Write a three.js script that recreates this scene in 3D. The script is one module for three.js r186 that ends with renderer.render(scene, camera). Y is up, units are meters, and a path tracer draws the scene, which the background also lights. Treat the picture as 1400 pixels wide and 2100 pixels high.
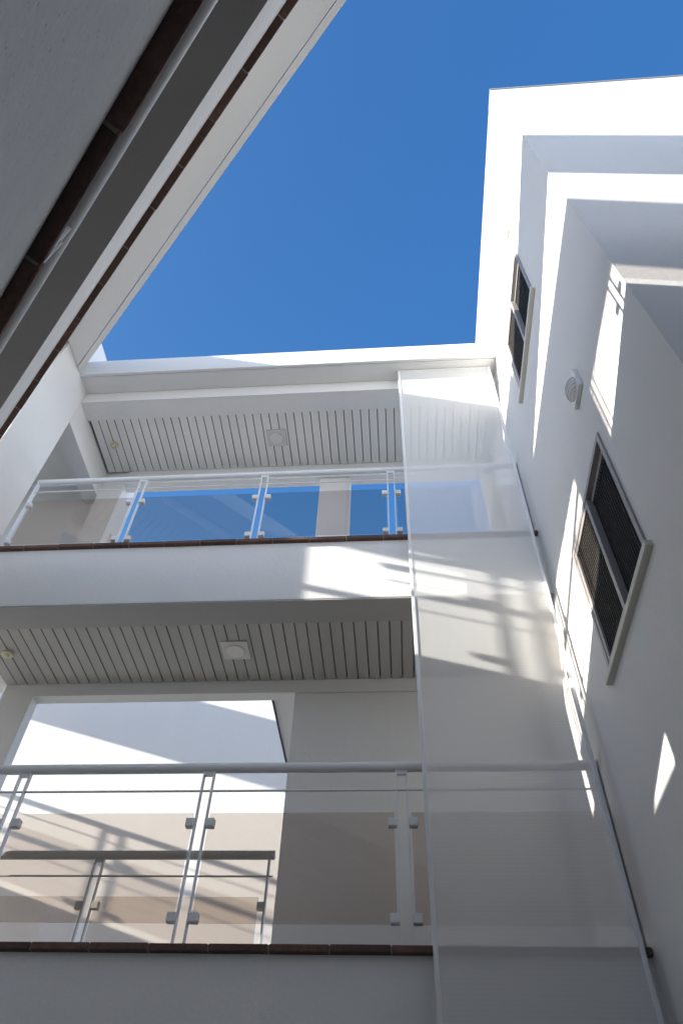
import * as THREE from 'three';
import { mergeGeometries } from 'three/addons/utils/BufferGeometryUtils.js';
import { RoundedBoxGeometry } from 'three/addons/geometries/RoundedBoxGeometry.js';

// ------------------------------------------------------------------ camera, sky, sun, exposure
// Heights are metres above the photographer's eye; the courtyard floor lies at -1.6.
const scene = new THREE.Scene();
const camera = new THREE.PerspectiveCamera(71.77, 682 / 1024, 0.02, 600);
camera.rotation.order = 'YXZ';
camera.rotation.set(0.8723249, 0.10513011, 0.04803361);
camera.position.set(0, 0, 0);
scene.add(camera);

const renderer = new THREE.WebGLRenderer({ antialias: true });
renderer.toneMapping = THREE.LinearToneMapping;
renderer.toneMappingExposure = 2.9;
renderer.outputColorSpace = THREE.SRGBColorSpace;
renderer.shadowMap.enabled = true;
renderer.setSize(682, 1024);

const SUN = new THREE.Vector3(-1, 0.365, 0.23).normalize();
function skyTexture() {
  const W = 1024, H = 512, data = new Float32Array(W * H * 4);
  const mix = (a, b, t) => a + (b - a) * t;
  const zen = [0.0130, 0.0595, 0.172], mid = [0.0225, 0.089, 0.226], low = [1.0, 1.10, 1.27];
  for (let j = 0; j < H; j++) {
    const el = ((j + 0.5) / H - 0.5) * Math.PI, sy = Math.sin(el), cy = Math.cos(el);
    for (let i = 0; i < W; i++) {
      const az = ((i + 0.5) / W - 0.5) * 2 * Math.PI;
      const x = cy * Math.cos(az), z = cy * Math.sin(az), k = (j * W + i) * 4;
      const c = x * SUN.x + sy * SUN.y + z * SUN.z;
      const e = Math.max(0, sy);
      const t1 = Math.pow(1 - e, 1.0), t2 = Math.pow(1 - e, 4.2);
      const glow = 0.40 * Math.exp((c - 1) * 9) + 0.10 * Math.exp((c - 1) * 2.2);
      for (let q = 0; q < 3; q++) {
        let v = mix(zen[q], mid[q], Math.min(1, t1 * 3.0));
        v = mix(v, low[q] * 1.15, t2);
        v += glow * [1.0, 0.95, 0.86][q] * (0.25 + 0.75 * t2);
        if (sy < 0) v = [0.06, 0.058, 0.055][q];
        data[k + q] = v;
      }
      data[k + 3] = 1;
    }
  }
  const t = new THREE.DataTexture(data, W, H, THREE.RGBAFormat, THREE.FloatType);
  t.mapping = THREE.EquirectangularReflectionMapping; t.magFilter = THREE.LinearFilter; t.minFilter = THREE.LinearFilter;
  t.wrapS = THREE.RepeatWrapping; t.needsUpdate = true;
  return t;
}
const sky = skyTexture();
scene.background = sky;
scene.environment = sky;

const sun = new THREE.DirectionalLight(new THREE.Color().setRGB(1.0, 0.955, 0.86), 4.8);
sun.position.copy(SUN).multiplyScalar(40);
sun.castShadow = true;
sun.shadow.mapSize.set(4096, 4096);
Object.assign(sun.shadow.camera, { left: -16, right: 16, top: 14, bottom: -14, near: 1, far: 90 });
sun.shadow.radius = 0.75;
scene.add(sun); scene.add(sun.target);

// ------------------------------------------------------------------ noise and textures
let seed = 20417;
const rnd = () => { seed = (seed + 0x6d2b79f5) | 0; let t = Math.imul(seed ^ (seed >>> 15), 1 | seed); t = (t + Math.imul(t ^ (t >>> 7), 61 | t)) ^ t; return ((t ^ (t >>> 14)) >>> 0) / 4294967296; };
function noiseGrid(n, cells, rough) {           // tiling value noise, several octaves
  const out = new Float32Array(n * n); let amp = 1, tot = 0;
  for (let c = cells; c <= n / 2 && amp > 0.03; c *= 2) {
    const g = new Float32Array(c * c); for (let i = 0; i < c * c; i++) g[i] = rnd();
    for (let y = 0; y < n; y++) for (let x = 0; x < n; x++) {
      const fx = x / n * c, fy = y / n * c, x0 = fx | 0, y0 = fy | 0, x1 = (x0 + 1) % c, y1 = (y0 + 1) % c;
      let u = fx - x0, v = fy - y0; u = u * u * (3 - 2 * u); v = v * v * (3 - 2 * v);
      out[y * n + x] += amp * ((g[y0 * c + x0] * (1 - u) + g[y0 * c + x1] * u) * (1 - v) + (g[y1 * c + x0] * (1 - u) + g[y1 * c + x1] * u) * v);
    }
    tot += amp; amp *= rough;
  }
  for (let i = 0; i < n * n; i++) out[i] /= tot;
  return out;
}
function tex(n, fn, metres, srgb) {
  const d = new Uint8Array(n * n * 4);
  for (let i = 0; i < n * n; i++) { const c = fn(i); d[i * 4] = c[0]; d[i * 4 + 1] = c[1]; d[i * 4 + 2] = c[2]; d[i * 4 + 3] = 255; }
  const t = new THREE.DataTexture(d, n, n); t.wrapS = t.wrapT = THREE.RepeatWrapping; t.magFilter = THREE.LinearFilter; t.minFilter = THREE.LinearMipmapLinearFilter; t.generateMipmaps = true;
  t.repeat.set(1 / metres, 1 / metres); if (srgb) t.colorSpace = THREE.SRGBColorSpace; t.needsUpdate = true;
  return t;
}
const N1 = noiseGrid(512, 4, 0.62), N2 = noiseGrid(512, 32, 0.7), N3 = noiseGrid(512, 8, 0.5), N4 = noiseGrid(512, 3, 0.55);
const lin = (a) => Math.round(255 * Math.pow(Math.max(0, Math.min(1, a)), 1 / 2.2));
const stuccoBump = tex(512, (i) => { const v = 255 * N2[i]; return [v, v, v]; }, 0.7);
function wallTint(base, depth, metres) {        // paint with faint weathering
  return tex(512, (i) => { const y = (i / 512) | 0, x = i % 512, run = N3[((y >> 3) * 512 + (x * 4) % 512)]; const k = 1 - depth * (0.6 * N1[i] + 0.25 * N4[i] + 0.45 * Math.max(0, run - 0.45)); return base.map((b) => lin(b * k)); }, metres, true);
}
function mat(o) { return new THREE.MeshStandardMaterial({ side: THREE.DoubleSide, ...o }); }
const M = {
  white: mat({ map: wallTint([0.80, 0.795, 0.78], 0.09, 5.3), roughness: 0.92, bumpMap: stuccoBump, bumpScale: 0.0013 }),
  whiteB: mat({ map: wallTint([0.79, 0.78, 0.76], 0.11, 7.1), roughness: 0.9, bumpMap: stuccoBump, bumpScale: 0.0011 }),
  ceiling: mat({ map: wallTint([0.83, 0.82, 0.78], 0.06, 3.1), roughness: 0.85, bumpMap: stuccoBump, bumpScale: 0.001 }),
  metalWhite: mat({ color: new THREE.Color().setRGB(0.78, 0.79, 0.79), roughness: 0.38, metalness: 0.0 }),
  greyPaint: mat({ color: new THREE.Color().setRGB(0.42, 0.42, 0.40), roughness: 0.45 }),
  alu: mat({ color: new THREE.Color().setRGB(0.62, 0.63, 0.64), roughness: 0.34, metalness: 0.75 }),
  dark: mat({ color: new THREE.Color().setRGB(0.02, 0.019, 0.018), roughness: 0.5 }),
  wire: mat({ color: new THREE.Color().setRGB(0.019, 0.016, 0.0135), roughness: 0.7 }),
  cream: mat({ color: new THREE.Color().setRGB(0.70, 0.68, 0.60), roughness: 0.6 }),
  yellowed: mat({ color: new THREE.Color().setRGB(0.66, 0.60, 0.42), roughness: 0.5 }),
  paving: mat({ map: wallTint([0.58, 0.56, 0.51], 0.25, 6.4), roughness: 0.9 }),
  floorTile: mat({ map: wallTint([0.085, 0.055, 0.042], 0.3, 1.4), roughness: 0.7 }),
  slate: mat({ map: wallTint([0.05, 0.049, 0.048], 0.35, 2.4), roughness: 0.85 }),
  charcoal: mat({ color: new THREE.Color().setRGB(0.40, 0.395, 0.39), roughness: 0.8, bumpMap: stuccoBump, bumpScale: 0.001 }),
  black: mat({ color: new THREE.Color().setRGB(0.003, 0.003, 0.003), roughness: 0.75 }),
  gap: mat({ color: new THREE.Color().setRGB(0.16, 0.16, 0.15), roughness: 0.9 }),
  bright: mat({ map: wallTint([0.87, 0.86, 0.835], 0.05, 4.7), roughness: 0.8, bumpMap: stuccoBump, bumpScale: 0.001 }),
  mortar: mat({ color: new THREE.Color().setRGB(0.30, 0.28, 0.25), roughness: 0.95 }),
  slatePaint: mat({ color: new THREE.Color().setRGB(0.22, 0.22, 0.22), roughness: 0.8 }),
  fitting: mat({ color: new THREE.Color().setRGB(0.62, 0.61, 0.58), roughness: 0.5 }),
  lens: mat({ color: new THREE.Color().setRGB(0.70, 0.69, 0.65), roughness: 0.4 }),
};
// close plaster with little pits
{
  const speck = new Float32Array(1024 * 1024), n = 1024;
  for (let k = 0; k < 5200; k++) {
    const x = rnd() * n, y = rnd() * n, r = 0.7 + 1.35 * rnd() * rnd(), a = 0.35 + 0.65 * rnd();
    for (let j = -4; j <= 4; j++) for (let i = -4; i <= 4; i++) {
      const d = Math.hypot(i, j * (0.6 + 0.5 * rnd())); if (d < r) { const p = (((y + j) | 0) + n) % n * n + (((x + i) | 0) + n) % n; speck[p] = Math.max(speck[p], a * Math.min(1, r - d)); }
    }
  }
  const at = (i) => { const y = (i / n) | 0, x = i % n; return [N1[(y >> 1) * 512 + (x >> 1)], N2[(y % 512) * 512 + (x % 512)]]; };
  const map = tex(n, (i) => { const [a, b] = at(i); const k = (1 - 0.22 * a - 0.05 * b) * (1 - 0.45 * speck[i]); return [0.84, 0.86, 0.865].map((v) => lin(v * k)); }, 1.35, true);
  const bump = tex(n, (i) => { const b = at(i)[1]; const v = Math.max(0, 150 * b + 80 - 90 * speck[i]); return [v, v, v]; }, 1.35);
  M.plaster = mat({ map, bumpMap: bump, bumpScale: 0.004, roughness: 0.95 });
}
const clay = [[0.125, 0.066, 0.046], [0.105, 0.057, 0.041], [0.145, 0.078, 0.055]].map((c, k) => mat({
  map: tex(256, (i) => { const y = (i / 256) | 0, x = i % 256, p = ((y * 2 + k * 90) % 512) * 512 + ((x * 2 + k * 130) % 512); const g = 0.62 + 0.75 * N2[p] * N1[p] * 1.8; return c.map((v) => lin(v * g)); }, 0.6, true),
  roughness: 0.78, bumpMap: stuccoBump, bumpScale: 0.003 }));
M.glass = new THREE.MeshPhysicalMaterial({ color: new THREE.Color().setRGB(0.855, 0.82, 0.79), transmission: 1, thickness: 0, roughness: 0.0, ior: 1.38, side: THREE.DoubleSide });

// ------------------------------------------------------------------ builders
function metreUV(g) {                            // texture coordinates in metres, from the face directions
  if (g.index) g = g.toNonIndexed();
  const p = g.attributes.position, uv = new Float32Array(p.count * 2), a = new THREE.Vector3(), b = new THREE.Vector3(), c = new THREE.Vector3(), n = new THREE.Vector3();
  for (let i = 0; i < p.count; i += 3) {
    a.fromBufferAttribute(p, i); b.fromBufferAttribute(p, i + 1); c.fromBufferAttribute(p, i + 2);
    n.copy(b).sub(a).cross(c.clone().sub(a)); const x = Math.abs(n.x), y = Math.abs(n.y), z = Math.abs(n.z);
    [a, b, c].forEach((v, k) => { const o = (i + k) * 2; if (x >= y && x >= z) { uv[o] = v.z; uv[o + 1] = v.y; } else if (y >= z) { uv[o] = v.x; uv[o + 1] = v.z; } else { uv[o] = v.x; uv[o + 1] = v.y; } });
  }
  g.setAttribute('uv', new THREE.BufferAttribute(uv, 2));
  return g;
}
function bx(x0, x1, y0, y1, z0, z1, bevel = 0) {
  const w = Math.abs(x1 - x0), h = Math.abs(y1 - y0), d = Math.abs(z1 - z0);
  const g = bevel ? new RoundedBoxGeometry(w, h, d, 2, bevel) : new THREE.BoxGeometry(w, h, d);
  g.translate((x0 + x1) / 2, (y0 + y1) / 2, (z0 + z1) / 2);
  return metreUV(g);
}
function rodX(x0, x1, y, z, ry, rz) { const g = new THREE.CylinderGeometry(1, 1, x1 - x0, 20); g.rotateZ(Math.PI / 2); g.scale(1, ry, rz); g.translate((x0 + x1) / 2, y, z); return metreUV(g); }
function prism(pts, y0, y1) {                    // a plan outline [[x, z], ...] raised from y0 to y1
  const s = new THREE.Shape(pts.map(([x, z]) => new THREE.Vector2(x, -z)));
  const g = new THREE.ExtrudeGeometry(s, { depth: y1 - y0, bevelEnabled: false }); g.rotateX(-Math.PI / 2); g.translate(0, y0, 0); return metreUV(g);
}
function profileX(pts, x0, x1) {                 // a section [[z, y], ...] run along x
  const s = new THREE.Shape(pts.map(([z, y]) => new THREE.Vector2(-z, y)));
  const g = new THREE.ExtrudeGeometry(s, { depth: x1 - x0, bevelEnabled: false }); g.rotateY(Math.PI / 2); g.translate(x0, 0, 0); return metreUV(g);
}
function part(parent, name, geo, m, label) {
  const list = (Array.isArray(geo) ? geo : [geo]).map((g) => { const q = g.index ? g.toNonIndexed() : g; for (const k of Object.keys(q.attributes)) if (!['position', 'normal', 'uv'].includes(k)) q.deleteAttribute(k); return q; });
  const o = new THREE.Mesh(list.length > 1 ? mergeGeometries(list) : list[0], m);
  o.name = name; o.castShadow = o.receiveShadow = true; if (label) o.userData.label = label; parent.add(o); return o;
}
const used = {};
function thing(name, label, category, [x, y, z] = [0, 0, 0], turn = 0, group) {
  const o = new THREE.Group(); used[name] = (used[name] ?? -1) + 1;
  o.name = used[name] ? name + '_' + String(used[name]).padStart(3, '0') : name;
  o.position.set(x, y, z); o.rotation.y = turn; o.userData = { label, category }; if (group) o.userData.group = group;
  scene.add(o); return o;
}
function copyOf(src, name, label, [x, y, z]) {
  const o = src.clone(); used[name] += 1; o.name = name + '_' + String(used[name]).padStart(3, '0');
  o.position.set(x, y, z); o.userData = { ...src.userData, label }; scene.add(o); return o;
}
// rows of coping tiles; start at one joint, step along x
function copings(parent, x0, x1, phase, step, y, z0, z1) {
  part(parent, 'mortar_bed', bx(x0 + 0.004, x1 - 0.004, y + 0.003, y + 0.034, z0 + 0.008, z1 - 0.009), M.mortar);
  let k = 0;
  for (let a = x0; a < x1 - 0.01;) {
    let b = phase + Math.ceil((a - phase + 1e-4) / step) * step; if (b - a < 0.03) b += step; b = Math.min(b, x1);
    const dy = (rnd() - 0.5) * 0.003, dz = (rnd() - 0.5) * 0.006;
    part(parent, 'coping_tile', bx(a + 0.003, b - 0.003, y + dy, y + 0.038 + dy, z0, z1 + dz, 0.006), clay[(k * 7 + ((k * k) % 5)) % 3]);
    a = b; k++;
  }
}
function slats(parent, x0, x1, phase, y, z0, z1, step = 0.1, ms = [M.ceiling, M.ceilingB]) {
  const g = bx(-step / 2 + 0.005, step / 2 - 0.005, 0, 0.012, z0, z1, 0.002);
  let k = 0;
  for (let c = phase + Math.ceil((x0 - phase) / step) * step + step / 2; c + step / 2 < x1 + 0.02; c += step) {
    const o = part(parent, 'ceiling_slat', g, ms[(k++ * 5 % 7) % 2]); o.position.set(c, y + (k * 13 % 5) * 0.0004, 0);
  }
}
M.frame = mat({ color: new THREE.Color().setRGB(0.36, 0.35, 0.345), roughness: 0.4, metalness: 0.1 });
M.ceilingShaded = mat({ color: new THREE.Color().setRGB(0.46, 0.455, 0.43), roughness: 0.6 });  // slat colour darkened to carry the shade of the lower gallery
M.ceilingShadedB = mat({ color: new THREE.Color().setRGB(0.44, 0.437, 0.412), roughness: 0.6 });
M.ceilingB = M.ceiling.clone(); M.ceilingB.color.setRGB(0.965, 0.965, 0.955);

// ------------------------------------------------------------------ ground
{
  const g = new THREE.PlaneGeometry(500, 500); g.rotateX(-Math.PI / 2); g.translate(0, -1.6, 0);
  const o = new THREE.Mesh(metreUV(g), M.paving); o.name = 'ground'; o.receiveShadow = true; o.userData.kind = 'structure'; scene.add(o);
  const p = new THREE.PlaneGeometry(17, 17); p.rotateX(-Math.PI / 2); p.translate(0.5, -1.594, 0);
  const c = new THREE.Mesh(metreUV(p), M.slate); c.name = 'courtyard_paving'; c.receiveShadow = true; c.userData.kind = 'structure'; scene.add(c);
}

// ------------------------------------------------------------------ the gallery building across the courtyard
const X1 = 1.277, ZF = -4.2, XL = -3.63;
const gal = thing('gallery_building', 'white two-storey gallery facade with slatted ceilings and brown coping tiles, facing the viewer', 'building', [0, 0, ZF]);
{
  const g = gal, R = X1;
  part(g, 'parapet', bx(XL - 0.9, R, 0.62, 1.365, -0.2, 0), M.white);
  copings(g, XL - 0.6, R, -0.065, 0.327, 1.366, -0.24, 0.04);
  part(g, 'floor_slab', bx(XL - 0.2, R, 0.95, 1.15, -1.5, -0.204), M.floorTile);
  part(g, 'parapet', bx(XL, R, 3.945, 4.62, -0.28, 0), M.white);
  copings(g, XL, R, -0.06, 0.327, 4.621, -0.32, 0.04);
  part(g, 'floor_slab', bx(XL, R, 4.12, 4.3, -1.204, -0.284), M.white);
  part(g, 'soffit_panel', bx(XL + 0.002, R - 0.002, 3.93, 3.944, -0.278, -0.003), M.charcoal, 'grey soffit panel, toned down to carry lower gallery shade');  // panel tone lowered to carry the shade under the parapet
  slats(g, XL, R, -0.03, 3.95, -1.078, -0.284, 0.1, [M.ceilingShaded, M.ceilingShadedB]);
  part(g, 'ceiling', bx(XL, R, 4.0, 4.1, -1.08, -0.284), M.gap);
  part(g, 'lintel', bx(XL + 0.3, R, 3.82, 4.1, -1.2, -1.084), M.white);
  part(g, 'back_wall', bx(-0.9, R, 1.154, 3.816, -1.3, -1.1), M.white);
  part(g, 'jamb', bx(XL, XL + 0.3, 1.154, 4.1, -1.2, -1.084), M.white);
  part(g, 'rear_canopy', bx(-1.13, R + 0.3, 3.9, 4.116, -3.6, -1.208), M.whiteB);
  part(g, 'drip_edge', bx(-1.146, -1.132, 3.885, 3.96, -3.6, -1.208), M.dark);
  // top storey
  part(g, 'jamb', bx(XL, XL + 0.3, 4.304, 7.42, -1.2, -1.084), M.white);
  part(g, 'column', bx(-0.84, -0.49, 4.304, 6.986, -1.2, -1.084), M.white);
  part(g, 'column_trim', bx(-0.488, -0.462, 4.304, 6.986, -1.19, -1.075), M.metalWhite);
  part(g, 'column', bx(1.13, R, 4.304, 6.986, -1.2, -1.084), M.white);
  part(g, 'lintel', bx(XL + 0.302, R, 6.99, 7.42, -1.2, -1.062), M.white);
  slats(g, XL, R, -0.005, 7.245, -1.058, -0.262);
  part(g, 'ceiling', bx(XL, R, 7.30, 7.42, -1.058, -0.262), M.gap);
  part(g, 'beam', bx(XL, R, 7.228, 7.426, -0.26, 0), M.white);
  part(g, 'roof_slab', bx(XL, R, 7.43, 7.74, -1.205, 0.225), M.white);
  part(g, 'roof_fascia', bx(XL, R, 7.425, 7.745, 0.233, 0.265), M.white);
}
// ------------------------------------------------------------------ right building
const right = thing('corner_building', 'tall white corner building with two meshed windows, filling the right edge', 'building', [0, 0, 0]);
{
  const g = right, ZN = -1.56, T = 9.13, ZB = -5.5;
  // side wall with two window openings, section in (z, y)
  const s = new THREE.Shape([[-ZN, -1.6], [-ZB, -1.6], [-ZB, T], [-ZN, T]].map(([a, b]) => new THREE.Vector2(a, b)));
  const W = [[2.49, 3.50, 2.63, 3.63], [2.52, 3.52, 5.83, 6.79]];
  for (const [z0, z1, y0, y1] of W) s.holes.push(new THREE.Path([[z0, y0], [z0, y1], [z1, y1], [z1, y0]].map(([a, b]) => new THREE.Vector2(a, b))));
  const e = new THREE.ExtrudeGeometry(s, { depth: 0.22, bevelEnabled: false }); e.rotateY(Math.PI / 2); e.translate(X1, 0, 0);
  part(g, 'side_wall', metreUV(e), M.white);
  part(g, 'front_wall', bx(X1 + 0.22, 8, -1.6, T, ZN - 0.22, ZN), M.white);
  part(g, 'roof', bx(X1 + 0.222, 8, T - 0.3, T - 0.1, ZB, ZN - 0.222), M.white);
  part(g, 'inner_wall', bx(X1 + 0.8, X1 + 0.9, -1.6, T - 0.31, ZB, ZN - 0.23), M.dark);
  part(g, 'coping_strip', [bx(X1 - 0.008, 8, T + 0.001, T + 0.018, ZN - 0.2, ZN + 0.012), bx(X1 - 0.006, X1 + 0.2, T + 0.001, T + 0.016, ZB, ZN - 0.2)], M.greyPaint);
  W.forEach(([z0, z1, y0, y1], wi) => {
    const w = new THREE.Group(); w.name = 'window'; w.position.set(X1, y0, -(z0 + z1) / 2); g.add(w);
    w.userData.label = wi ? 'upper meshed window' : 'lower meshed window';
    const L = (z1 - z0) / 2, H = y1 - y0, fm = M.frame;
    // outer frame stands a little proud of the wall
    part(w, 'window_frame', [bx(-0.014, 0.10, H - 0.024, H + 0.012, -L - 0.012, L + 0.012), bx(-0.014, 0.10, 0.024, H - 0.024, L - 0.024, L + 0.012), bx(-0.014, 0.10, 0.024, H - 0.024, -L - 0.012, -L + 0.024), bx(-0.014, 0.10, -0.004, 0.024, -L - 0.012, L + 0.012)], fm);
    for (const k of [0, 1]) {
      const a = k ? -L + 0.026 : -0.02, b = k ? 0.02 : L - 0.045, x = k ? -0.010 : 0.020, y = 0.026, Y = H - 0.026, t = 0.04;
      part(w, 'sash', [bx(x, x + 0.028, y, y + t, a, b), bx(x, x + 0.028, Y - t, Y, a, b), bx(x, x + 0.028, y + t, Y - t, a, a + t), bx(x, x + 0.028, y + t, Y - t, b - t, b)], fm);
      const bars = [], p = 0.030;
      for (let z = a + t + p / 2; z < b - t; z += p) bars.push(bx(x + 0.008, x + 0.0125, y + t, Y - t, z - 0.0048, z + 0.0048));
      for (let v = y + t + p / 2; v < Y - t; v += p) bars.push(bx(x + 0.013, x + 0.0165, v - 0.0040, v + 0.0040, a + t, b - t));
      const m = part(w, 'mesh_screen', bars, M.wire); m.userData.kind = 'stuff';
      part(w, 'pane', bx(x + 0.0205, x + 0.0255, y + t - 0.005, Y - t + 0.005, a + t - 0.005, b - t + 0.005), M.black);
    }
    part(w, 'backing', bx(0.108, 0.112, 0, H, -L, L), M.dark);
    part(w, 'sill', bx(-0.04, 0.10, -0.045, -0.006, -L - 0.06, L + 0.06, 0.005), M.cream);
  });
}
// ------------------------------------------------------------------ wall that closes the gallery on the left
const endWall = thing('end_wall', 'white wall closing the left end of the gallery, with a side opening under its beam', 'wall', [XL, -1.6, ZF]);
{
  const g = endWall, b = 1.6;
  part(g, 'pier', bx(-0.2, 0, 0, 8.3 + b, 0.004, 0.67), M.white);
  part(g, 'beam', bx(-0.2, 0, 6.8 + b, 8.3 + b, -1.9, 0), M.whiteB);
  part(g, 'base_wall', bx(-0.2, 0, 0, 1.1 + b, -1.2, 0), M.white);
  part(g, 'floor_edge', bx(-0.2, 0, 3.95 + b, 4.66 + b, -1.2, 0), M.white);
  part(g, 'upper_wall', bx(-0.2, 0, 7.746 + b, 8.3 + b, 0.674, 1.7), M.white);
}
// ------------------------------------------------------------------ the left wing, set at 45 degrees; its own x runs away from the viewer, its own z into the courtyard
const Q = -0.166, wing = thing('left_wing', 'white angled gallery wing overhead on the left, seen from straight below its roof edge', 'building', [0.7071 * Q, 0, -0.7071 * Q], THREE.MathUtils.degToRad(135));
{
  const g = wing, A = -9, J = 4.98, J2 = 7.8, B = 15;
  for (const [a, b] of [[A, J], [J2, B]]) {
    part(g, 'parapet', bx(a, b, 0.60, 1.365, -0.2, 0), M.plaster);
    part(g, 'parapet', profileX([[-0.28, 3.945], [0, 3.945], [0.062, 4.50], [-0.22, 4.50]], a, b), M.white);
    part(g, 'beam', bx(a, b, 7.228, 7.426, -0.26, 0), M.white);
  }
  copings(g, -1.2, J, 0.504, 0.3165, 1.367, -0.24, 0.034);
  copings(g, -1.2, J, 0.60, 0.322, 4.502, -0.26, 0.106);
  part(g, 'parapet_cap', [bx(A, -1.204, 1.367, 1.405, -0.24, 0.034), bx(A, -1.204, 4.502, 4.54, -0.26, 0.106), bx(J2, B, 1.367, 1.405, -0.24, 0.034), bx(J2, B, 4.502, 4.54, -0.26, 0.106)], clay[0]);
  part(g, 'floor_slab', bx(A, B, 0.955, 1.146, -1.45, -0.204), M.floorTile);
  part(g, 'floor_slab', bx(A, B, 4.125, 4.296, -1.204, -0.284), M.white);
  part(g, 'ceiling', bx(A, B, 4.0, 4.1, -1.08, -0.284), M.gap);
  slats(g, -1.0, J + 1.4, 0, 3.95, -1.078, -0.284);
  part(g, 'ceiling', [bx(A, -1.0, 3.95, 3.97, -1.08, -0.284), bx(J + 1.5, B, 3.95, 3.97, -1.08, -0.284)], M.ceiling);
  part(g, 'lintel', bx(A, B, 3.82, 4.1, -1.2, -1.084), M.white);
  part(g, 'back_wall', bx(A, 4.0, 1.15, 3.816, -1.25, -1.1), M.white);
  part(g, 'back_parapet', bx(A, B, 3.945, 4.64, -1.40, -1.21), M.white);
  slats(g, -1.0, J + 2.6, 0, 7.245, -1.058, -0.262);
  part(g, 'ceiling', bx(A, B, 7.30, 7.42, -1.058, -0.262), M.gap);
  part(g, 'ceiling', [bx(A, -1.0, 7.245, 7.26, -1.058, -0.262), bx(J + 2.7, B, 7.245, 7.26, -1.058, -0.262)], M.ceiling);
  part(g, 'lintel', bx(A, B, 7.20, 7.426, -1.2, -1.062), M.white);
  part(g, 'roof_slab', prism([[A, -1.6], [4.84, -1.6], [4.84, -0.12], [5.27, 0.308], [A, 0.308]], 7.432, 7.74), M.bright);
  part(g, 'roof_slab', bx(4.844, B, 7.436, 7.735, -1.6, -0.13), M.white);
  part(g, 'roof_lip', prism([[A, 0.315], [5.277, 0.315], [5.335, 0.376], [A, 0.376]], 7.428, 7.742), M.bright);
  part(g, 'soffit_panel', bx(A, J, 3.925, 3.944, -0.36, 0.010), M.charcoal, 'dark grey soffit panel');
  part(g, 'back_wall', bx(6.0, 9.0, 4.65, 7.19, -1.21, -1.09), M.whiteB);  // unseen wall added to keep the sun out of the corner room
  part(g, 'base_wall', bx(A, J, -1.6, 0.596, -1.3, -1.1), M.white);
}
// the corner where the wing and the gallery meet
const corner = thing('corner_link', 'white corner room joining the angled wing and the gallery, behind the left end wall', 'building', [-4.4, -1.6, -4.8]);
{
  const g = corner, k = (pts) => pts.map(([x, z]) => [x + 4.4, z + 4.8]), b = 1.6;
  const room = [[-3.834, -4.2], [-4.43, -4.2], [-5.63, -5.4], [-3.834, -5.4]];
  part(g, 'ceiling', prism(k(room), 7.21 + b, 7.42 + b), M.ceiling);
  part(g, 'floor_slab', prism(k(room), 3.95 + b, 4.29 + b), M.white);
  part(g, 'floor_slab', prism(k(room), 0.96 + b, 1.14 + b), M.white);
  part(g, 'column', prism(k([[-3.834, -3.68], [-3.834, -4.19], [-4.41, -4.19]]), 0, 7.42 + b), M.white);
  part(g, 'back_wall', bx(-5.7 + 4.4, -3.634 + 4.4, 4.3 + b, 7.208 + b, -5.55 + 4.8, -5.41 + 4.8), M.whiteB);
}
// ------------------------------------------------------------------ the house seen through the gallery, and the house that the sun comes past
{
  const g = thing('rear_house', 'sunlit white house wall seen through the lower gallery opening', 'building', [-5, -1.6, -8.4]);
  part(g, 'wall', bx(-5, 4.2, 0, 7.8, -8, 0), M.white);
  const h = thing('opposite_house', 'white house with a tall open loggia beyond the angled wing', 'building', [-7.3, -1.6, 0]);
  part(h, 'lower_wall', bx(-0.3, 0.2, 0, 6.48, -3.9, 9), M.white);
  part(h, 'upper_wall', bx(-0.3, 0.2, 8.77, 9.8, -3.9, 9), M.white);
  part(h, 'column', bx(-0.3, 0.198, 6.48, 8.77, -1.03, -0.42), M.white);
}
{
  const g = thing('added_shade_block', 'unseen grey block added behind the viewer to cut low sky light', 'building', [4.4, -1.6, 1.5]);  // added block, out of view, keeps low sky light out of the courtyard
  part(g, 'wall', bx(0, 3, 0, 8.0, -3.05, 2.6), M.slatePaint);
  part(g, 'roof', bx(-0.1, 3.1, 8.004, 8.2, -3.05, 2.7), M.greyPaint);
}
// ------------------------------------------------------------------ railings
function railing(label, pos, turn, x0, x1, posts, opt = {}) {
  const g = thing('railing', label, 'railing', pos, turn, opt.group), m = opt.m ?? M.metalWhite;
  part(g, 'handrail', rodX(x0, x1, 1.085, 0, 0.034, 0.03), m);
  part(g, 'rod', rodX(x0, x1, 0.925, 0, 0.007, 0.007), m);
  const post = mergeGeometries([bx(-0.038, -0.028, 0, 1.062, -0.017, 0.017, 0.002), bx(0.028, 0.038, 0, 1.062, -0.017, 0.017, 0.002), bx(-0.028, 0.028, 1.03, 1.058, -0.012, 0.012), bx(-0.05, 0.05, -0.002, 0.01, -0.035, 0.035)]);
  const clampGeo = bx(-0.027, 0.027, -0.027, 0.027, -0.024, 0.024, 0.006);
  const ends = [];
  for (const [x, kind] of posts) {
    if (kind === 'end') part(g, 'post', bx(x - 0.007, x + 0.007, 0, 1.062, -0.027, 0.027, 0.002), m);
    else { const o = part(g, 'post', post, m); o.position.x = x; }
    const d = kind === 'end' ? 0.030 : 0.064;
    for (const sgn of kind === 'end' ? [x < (x0 + x1) / 2 ? 1 : -1] : [-1, 1]) for (const y of [0.71, 0.162]) {
      if (opt.open || x + sgn * d < x0 || x + sgn * d > x1) continue;
      const c = part(g, 'clamp', clampGeo, m); c.position.set(x + sgn * d, y, 0);
    }
  }
  const xs = posts.map((p) => p[0]);
  if (!opt.open) for (let i = 0; i + 1 < xs.length; i++) part(g, 'glass_panel', bx(xs[i] + 0.052, xs[i + 1] - 0.052, 0.135, 0.775, -0.005, 0.005), M.glass);
  return g;
}
const even = (a, n, s) => Array.from({ length: n }, (_, i) => [a + i * s, 'pair']);
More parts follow.
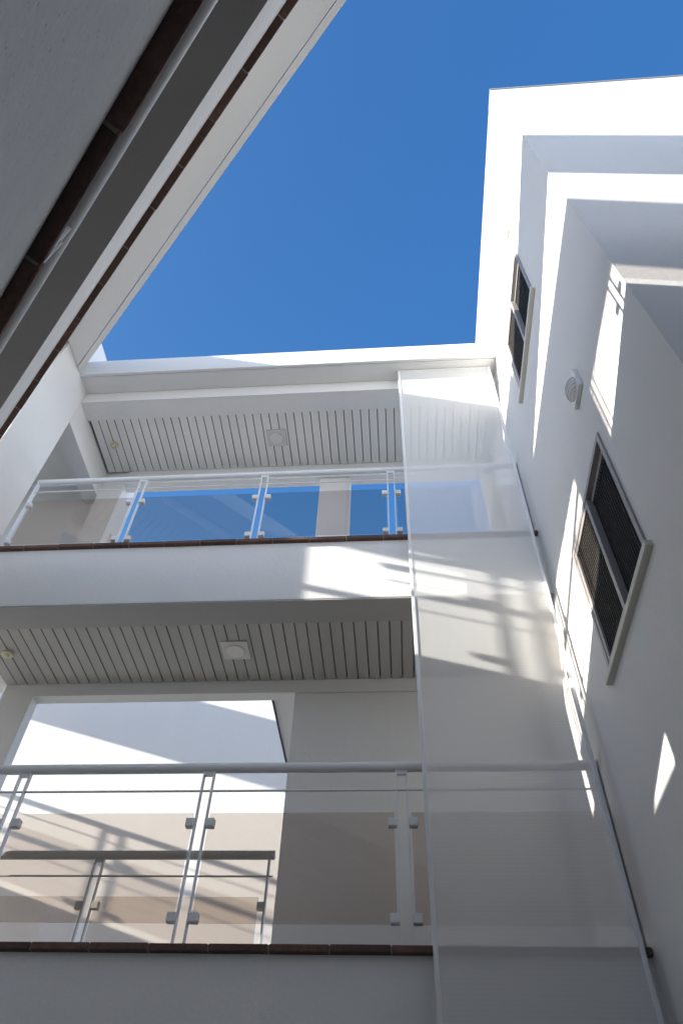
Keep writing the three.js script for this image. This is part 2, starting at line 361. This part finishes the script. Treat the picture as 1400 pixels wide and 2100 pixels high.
railing('lower glass railing with white posts across the front of the gallery', [0, 1.405, ZF - 0.07], 0, XL + 0.0, X1 - 0.005, [[XL + 0.012, 'end'], [-2.50, 'pair'], [-1.243, 'pair'], [0.021, 'pair'], [X1 - 0.02, 'end']]);
railing('upper glass railing reflecting the blue sky above the gallery parapet', [0, 4.66, ZF - 0.07], 0, XL + 0.0, X1 - 0.005, [[XL + 0.012, 'end'], [-2.50, 'pair'], [-1.243, 'pair'], [0.024, 'pair'], [X1 - 0.02, 'end']]);
railing('back railing beyond the lower gallery, greyed to look backlit against the sunlit wall', [0, 1.405, ZF - 1.34], 0, XL + 0.3, -0.975, [[XL + 0.32, 'end'], [-2.36, 'pair'], [-1.014, 'end']], { m: M.greyPaint });  // grey material stands for the shade on this backlit rail
const wp = (lx, y, lz) => { const v = new THREE.Vector3(lx, 0, lz).applyAxisAngle(new THREE.Vector3(0, 1, 0), THREE.MathUtils.degToRad(135)); return [v.x + 0.7071 * Q, y, v.z - 0.7071 * Q]; };
const R135 = THREE.MathUtils.degToRad(135);
railing('railing just above the plaster parapet of the angled wing, nearest the viewer', wp(0, 1.405, -0.07), R135, -3, 4.97, even(-2.47, 6, 1.26));
railing('railing on the upper floor of the angled wing, hidden behind its coping', wp(0, 4.54, -0.05), R135, -3, 4.97, [[-2.26, 'pair'], [-1.0, 'pair'], [0.26, 'pair'], [1.72, 'pair'], [2.9, 'pair'], [4.57, 'pair']]);
railing('outer railing on the far side of the angled wing', wp(0, 4.64, -1.30), R135, -3, 14, even(-1.82, 13, 1.26), { open: true });
railing('railing of the angled wing behind the gallery', wp(0, 4.54, -0.05), R135, 7.85, 14, even(8.2, 5, 1.26));

// ------------------------------------------------------------------ the perforated screen in front of the gallery
{
  const W = 1.06, H = 8.98, g = thing('screen_panel', 'tall translucent white perforated screen hung in front of the gallery', 'screen', [0.15, -1.56, -4.075]);
  const n = 64, d = new Uint8Array(n * n * 4);
  for (let y = 0; y < n; y++) for (let x = 0; x < n; x++) { const v = 142 + (y % 16 < 8 ? 2 : -2); d.set([v, v, v, 255], (y * n + x) * 4); }
  const a = new THREE.DataTexture(d, n, n); a.wrapS = a.wrapT = THREE.RepeatWrapping; a.magFilter = THREE.LinearFilter; a.repeat.set(1 / 0.09, 1 / 0.09); a.needsUpdate = true;
  const mesh = mat({ color: new THREE.Color().setRGB(0.87, 0.87, 0.86), roughness: 0.7, alphaMap: a, transparent: true });
  const pg = new THREE.PlaneGeometry(W - 0.03, H - 0.03); pg.translate(W / 2, H / 2, 0);
  part(g, 'perforated_sheet', metreUV(pg), mesh);
  part(g, 'frame_bar', bx(0, 0.026, 0, H, -0.022, 0.005, 0.003), M.metalWhite);
  part(g, 'frame_bar', bx(W - 0.026, W, 0, H, -0.022, 0.005, 0.003), M.metalWhite);
  part(g, 'frame_bar', bx(0.026, W - 0.026, H - 0.02, H, -0.018, 0.004, 0.003), M.metalWhite);
  part(g, 'frame_bar', bx(0.026, W - 0.026, 0, 0.02, -0.018, 0.004, 0.003), M.metalWhite);
}
// ------------------------------------------------------------------ small fittings
{
  const g = thing('ceiling_lamp', 'square ceiling lamp with round lens in the upper slatted ceiling', 'lamp', [-1.35, 7.245, -4.822], 0, 'ceiling lamps of the gallery');
  part(g, 'housing', bx(-0.12, 0.12, -0.014, 0.004, -0.12, 0.12, 0.005), M.fitting);
  const l = new THREE.CylinderGeometry(0.085, 0.078, 0.010, 40); l.translate(0, -0.0195, 0); part(g, 'lens', metreUV(l), M.lens);
  copyOf(g, 'ceiling_lamp', 'square ceiling lamp with round lens in the lower slatted ceiling', [-1.382, 3.95, -4.83]);
  const s = thing('smoke_detector', 'small yellowed detector near the left end of the upper slatted ceiling', 'detector', [-3.40, 7.245, -4.83], 0, 'ceiling detectors of the gallery');
  const b = new THREE.CylinderGeometry(0.045, 0.05, 0.03, 24); b.translate(0, -0.014, 0); part(s, 'base', metreUV(b), M.yellowed);
  const c = new THREE.SphereGeometry(0.026, 20, 10); c.scale(1, 0.7, 1); c.translate(0, -0.03, 0); part(s, 'sensor', metreUV(c), M.yellowed);
  copyOf(s, 'smoke_detector', 'small yellowed detector at the left edge of the lower slatted ceiling', [-3.44, 3.95, -4.81]);

  const v = thing('vent_cowl', 'round louvred vent on a square plate on the right wall', 'vent', [X1, 4.19, -2.5]);
  part(v, 'plate', bx(-0.03, 0, -0.10, 0.10, -0.10, 0.10, 0.005), M.metalWhite);
  const dome = new THREE.SphereGeometry(0.082, 32, 14, 0, Math.PI * 2, 0, Math.PI / 2); dome.rotateZ(Math.PI / 2); dome.scale(0.55, 1, 1); dome.translate(-0.03, 0, 0); part(v, 'dome', metreUV(dome), M.metalWhite);
  for (let i = 0; i < 6; i++) { const y = -0.06 + i * 0.024, r = Math.sqrt(0.082 * 0.082 - y * y); const t = new THREE.TorusGeometry(r, 0.0025, 6, 28, Math.PI); t.rotateZ(Math.PI / 2); t.rotateX(Math.PI / 2); t.scale(0.56, 1, 1); t.translate(-0.031, y, 0); part(v, 'louvre', metreUV(t), M.greyPaint); }

  const j = thing('junction_box', 'small white box near the top of the sunlit right wall', 'box', [X1, 7.34, -2.5]);
  part(j, 'cover', bx(-0.045, 0, -0.13, 0.13, -0.045, 0.045, 0.008), M.cream);
  part(j, 'lid', bx(-0.052, -0.046, -0.115, 0.115, -0.035, 0.035, 0.002), M.cream);

  const o = thing('wall_socket', 'small white switch plate on the back wall behind the screen', 'switch', [1.004, 2.493, ZF - 1.098]);
  part(o, 'plate', bx(-0.042, 0.042, -0.042, 0.042, 0, 0.011, 0.004), M.cream);
  part(o, 'rocker', bx(-0.022, 0.022, -0.03, 0.03, 0.0115, 0.016, 0.002), M.lens);
}
renderer.render(scene, camera);
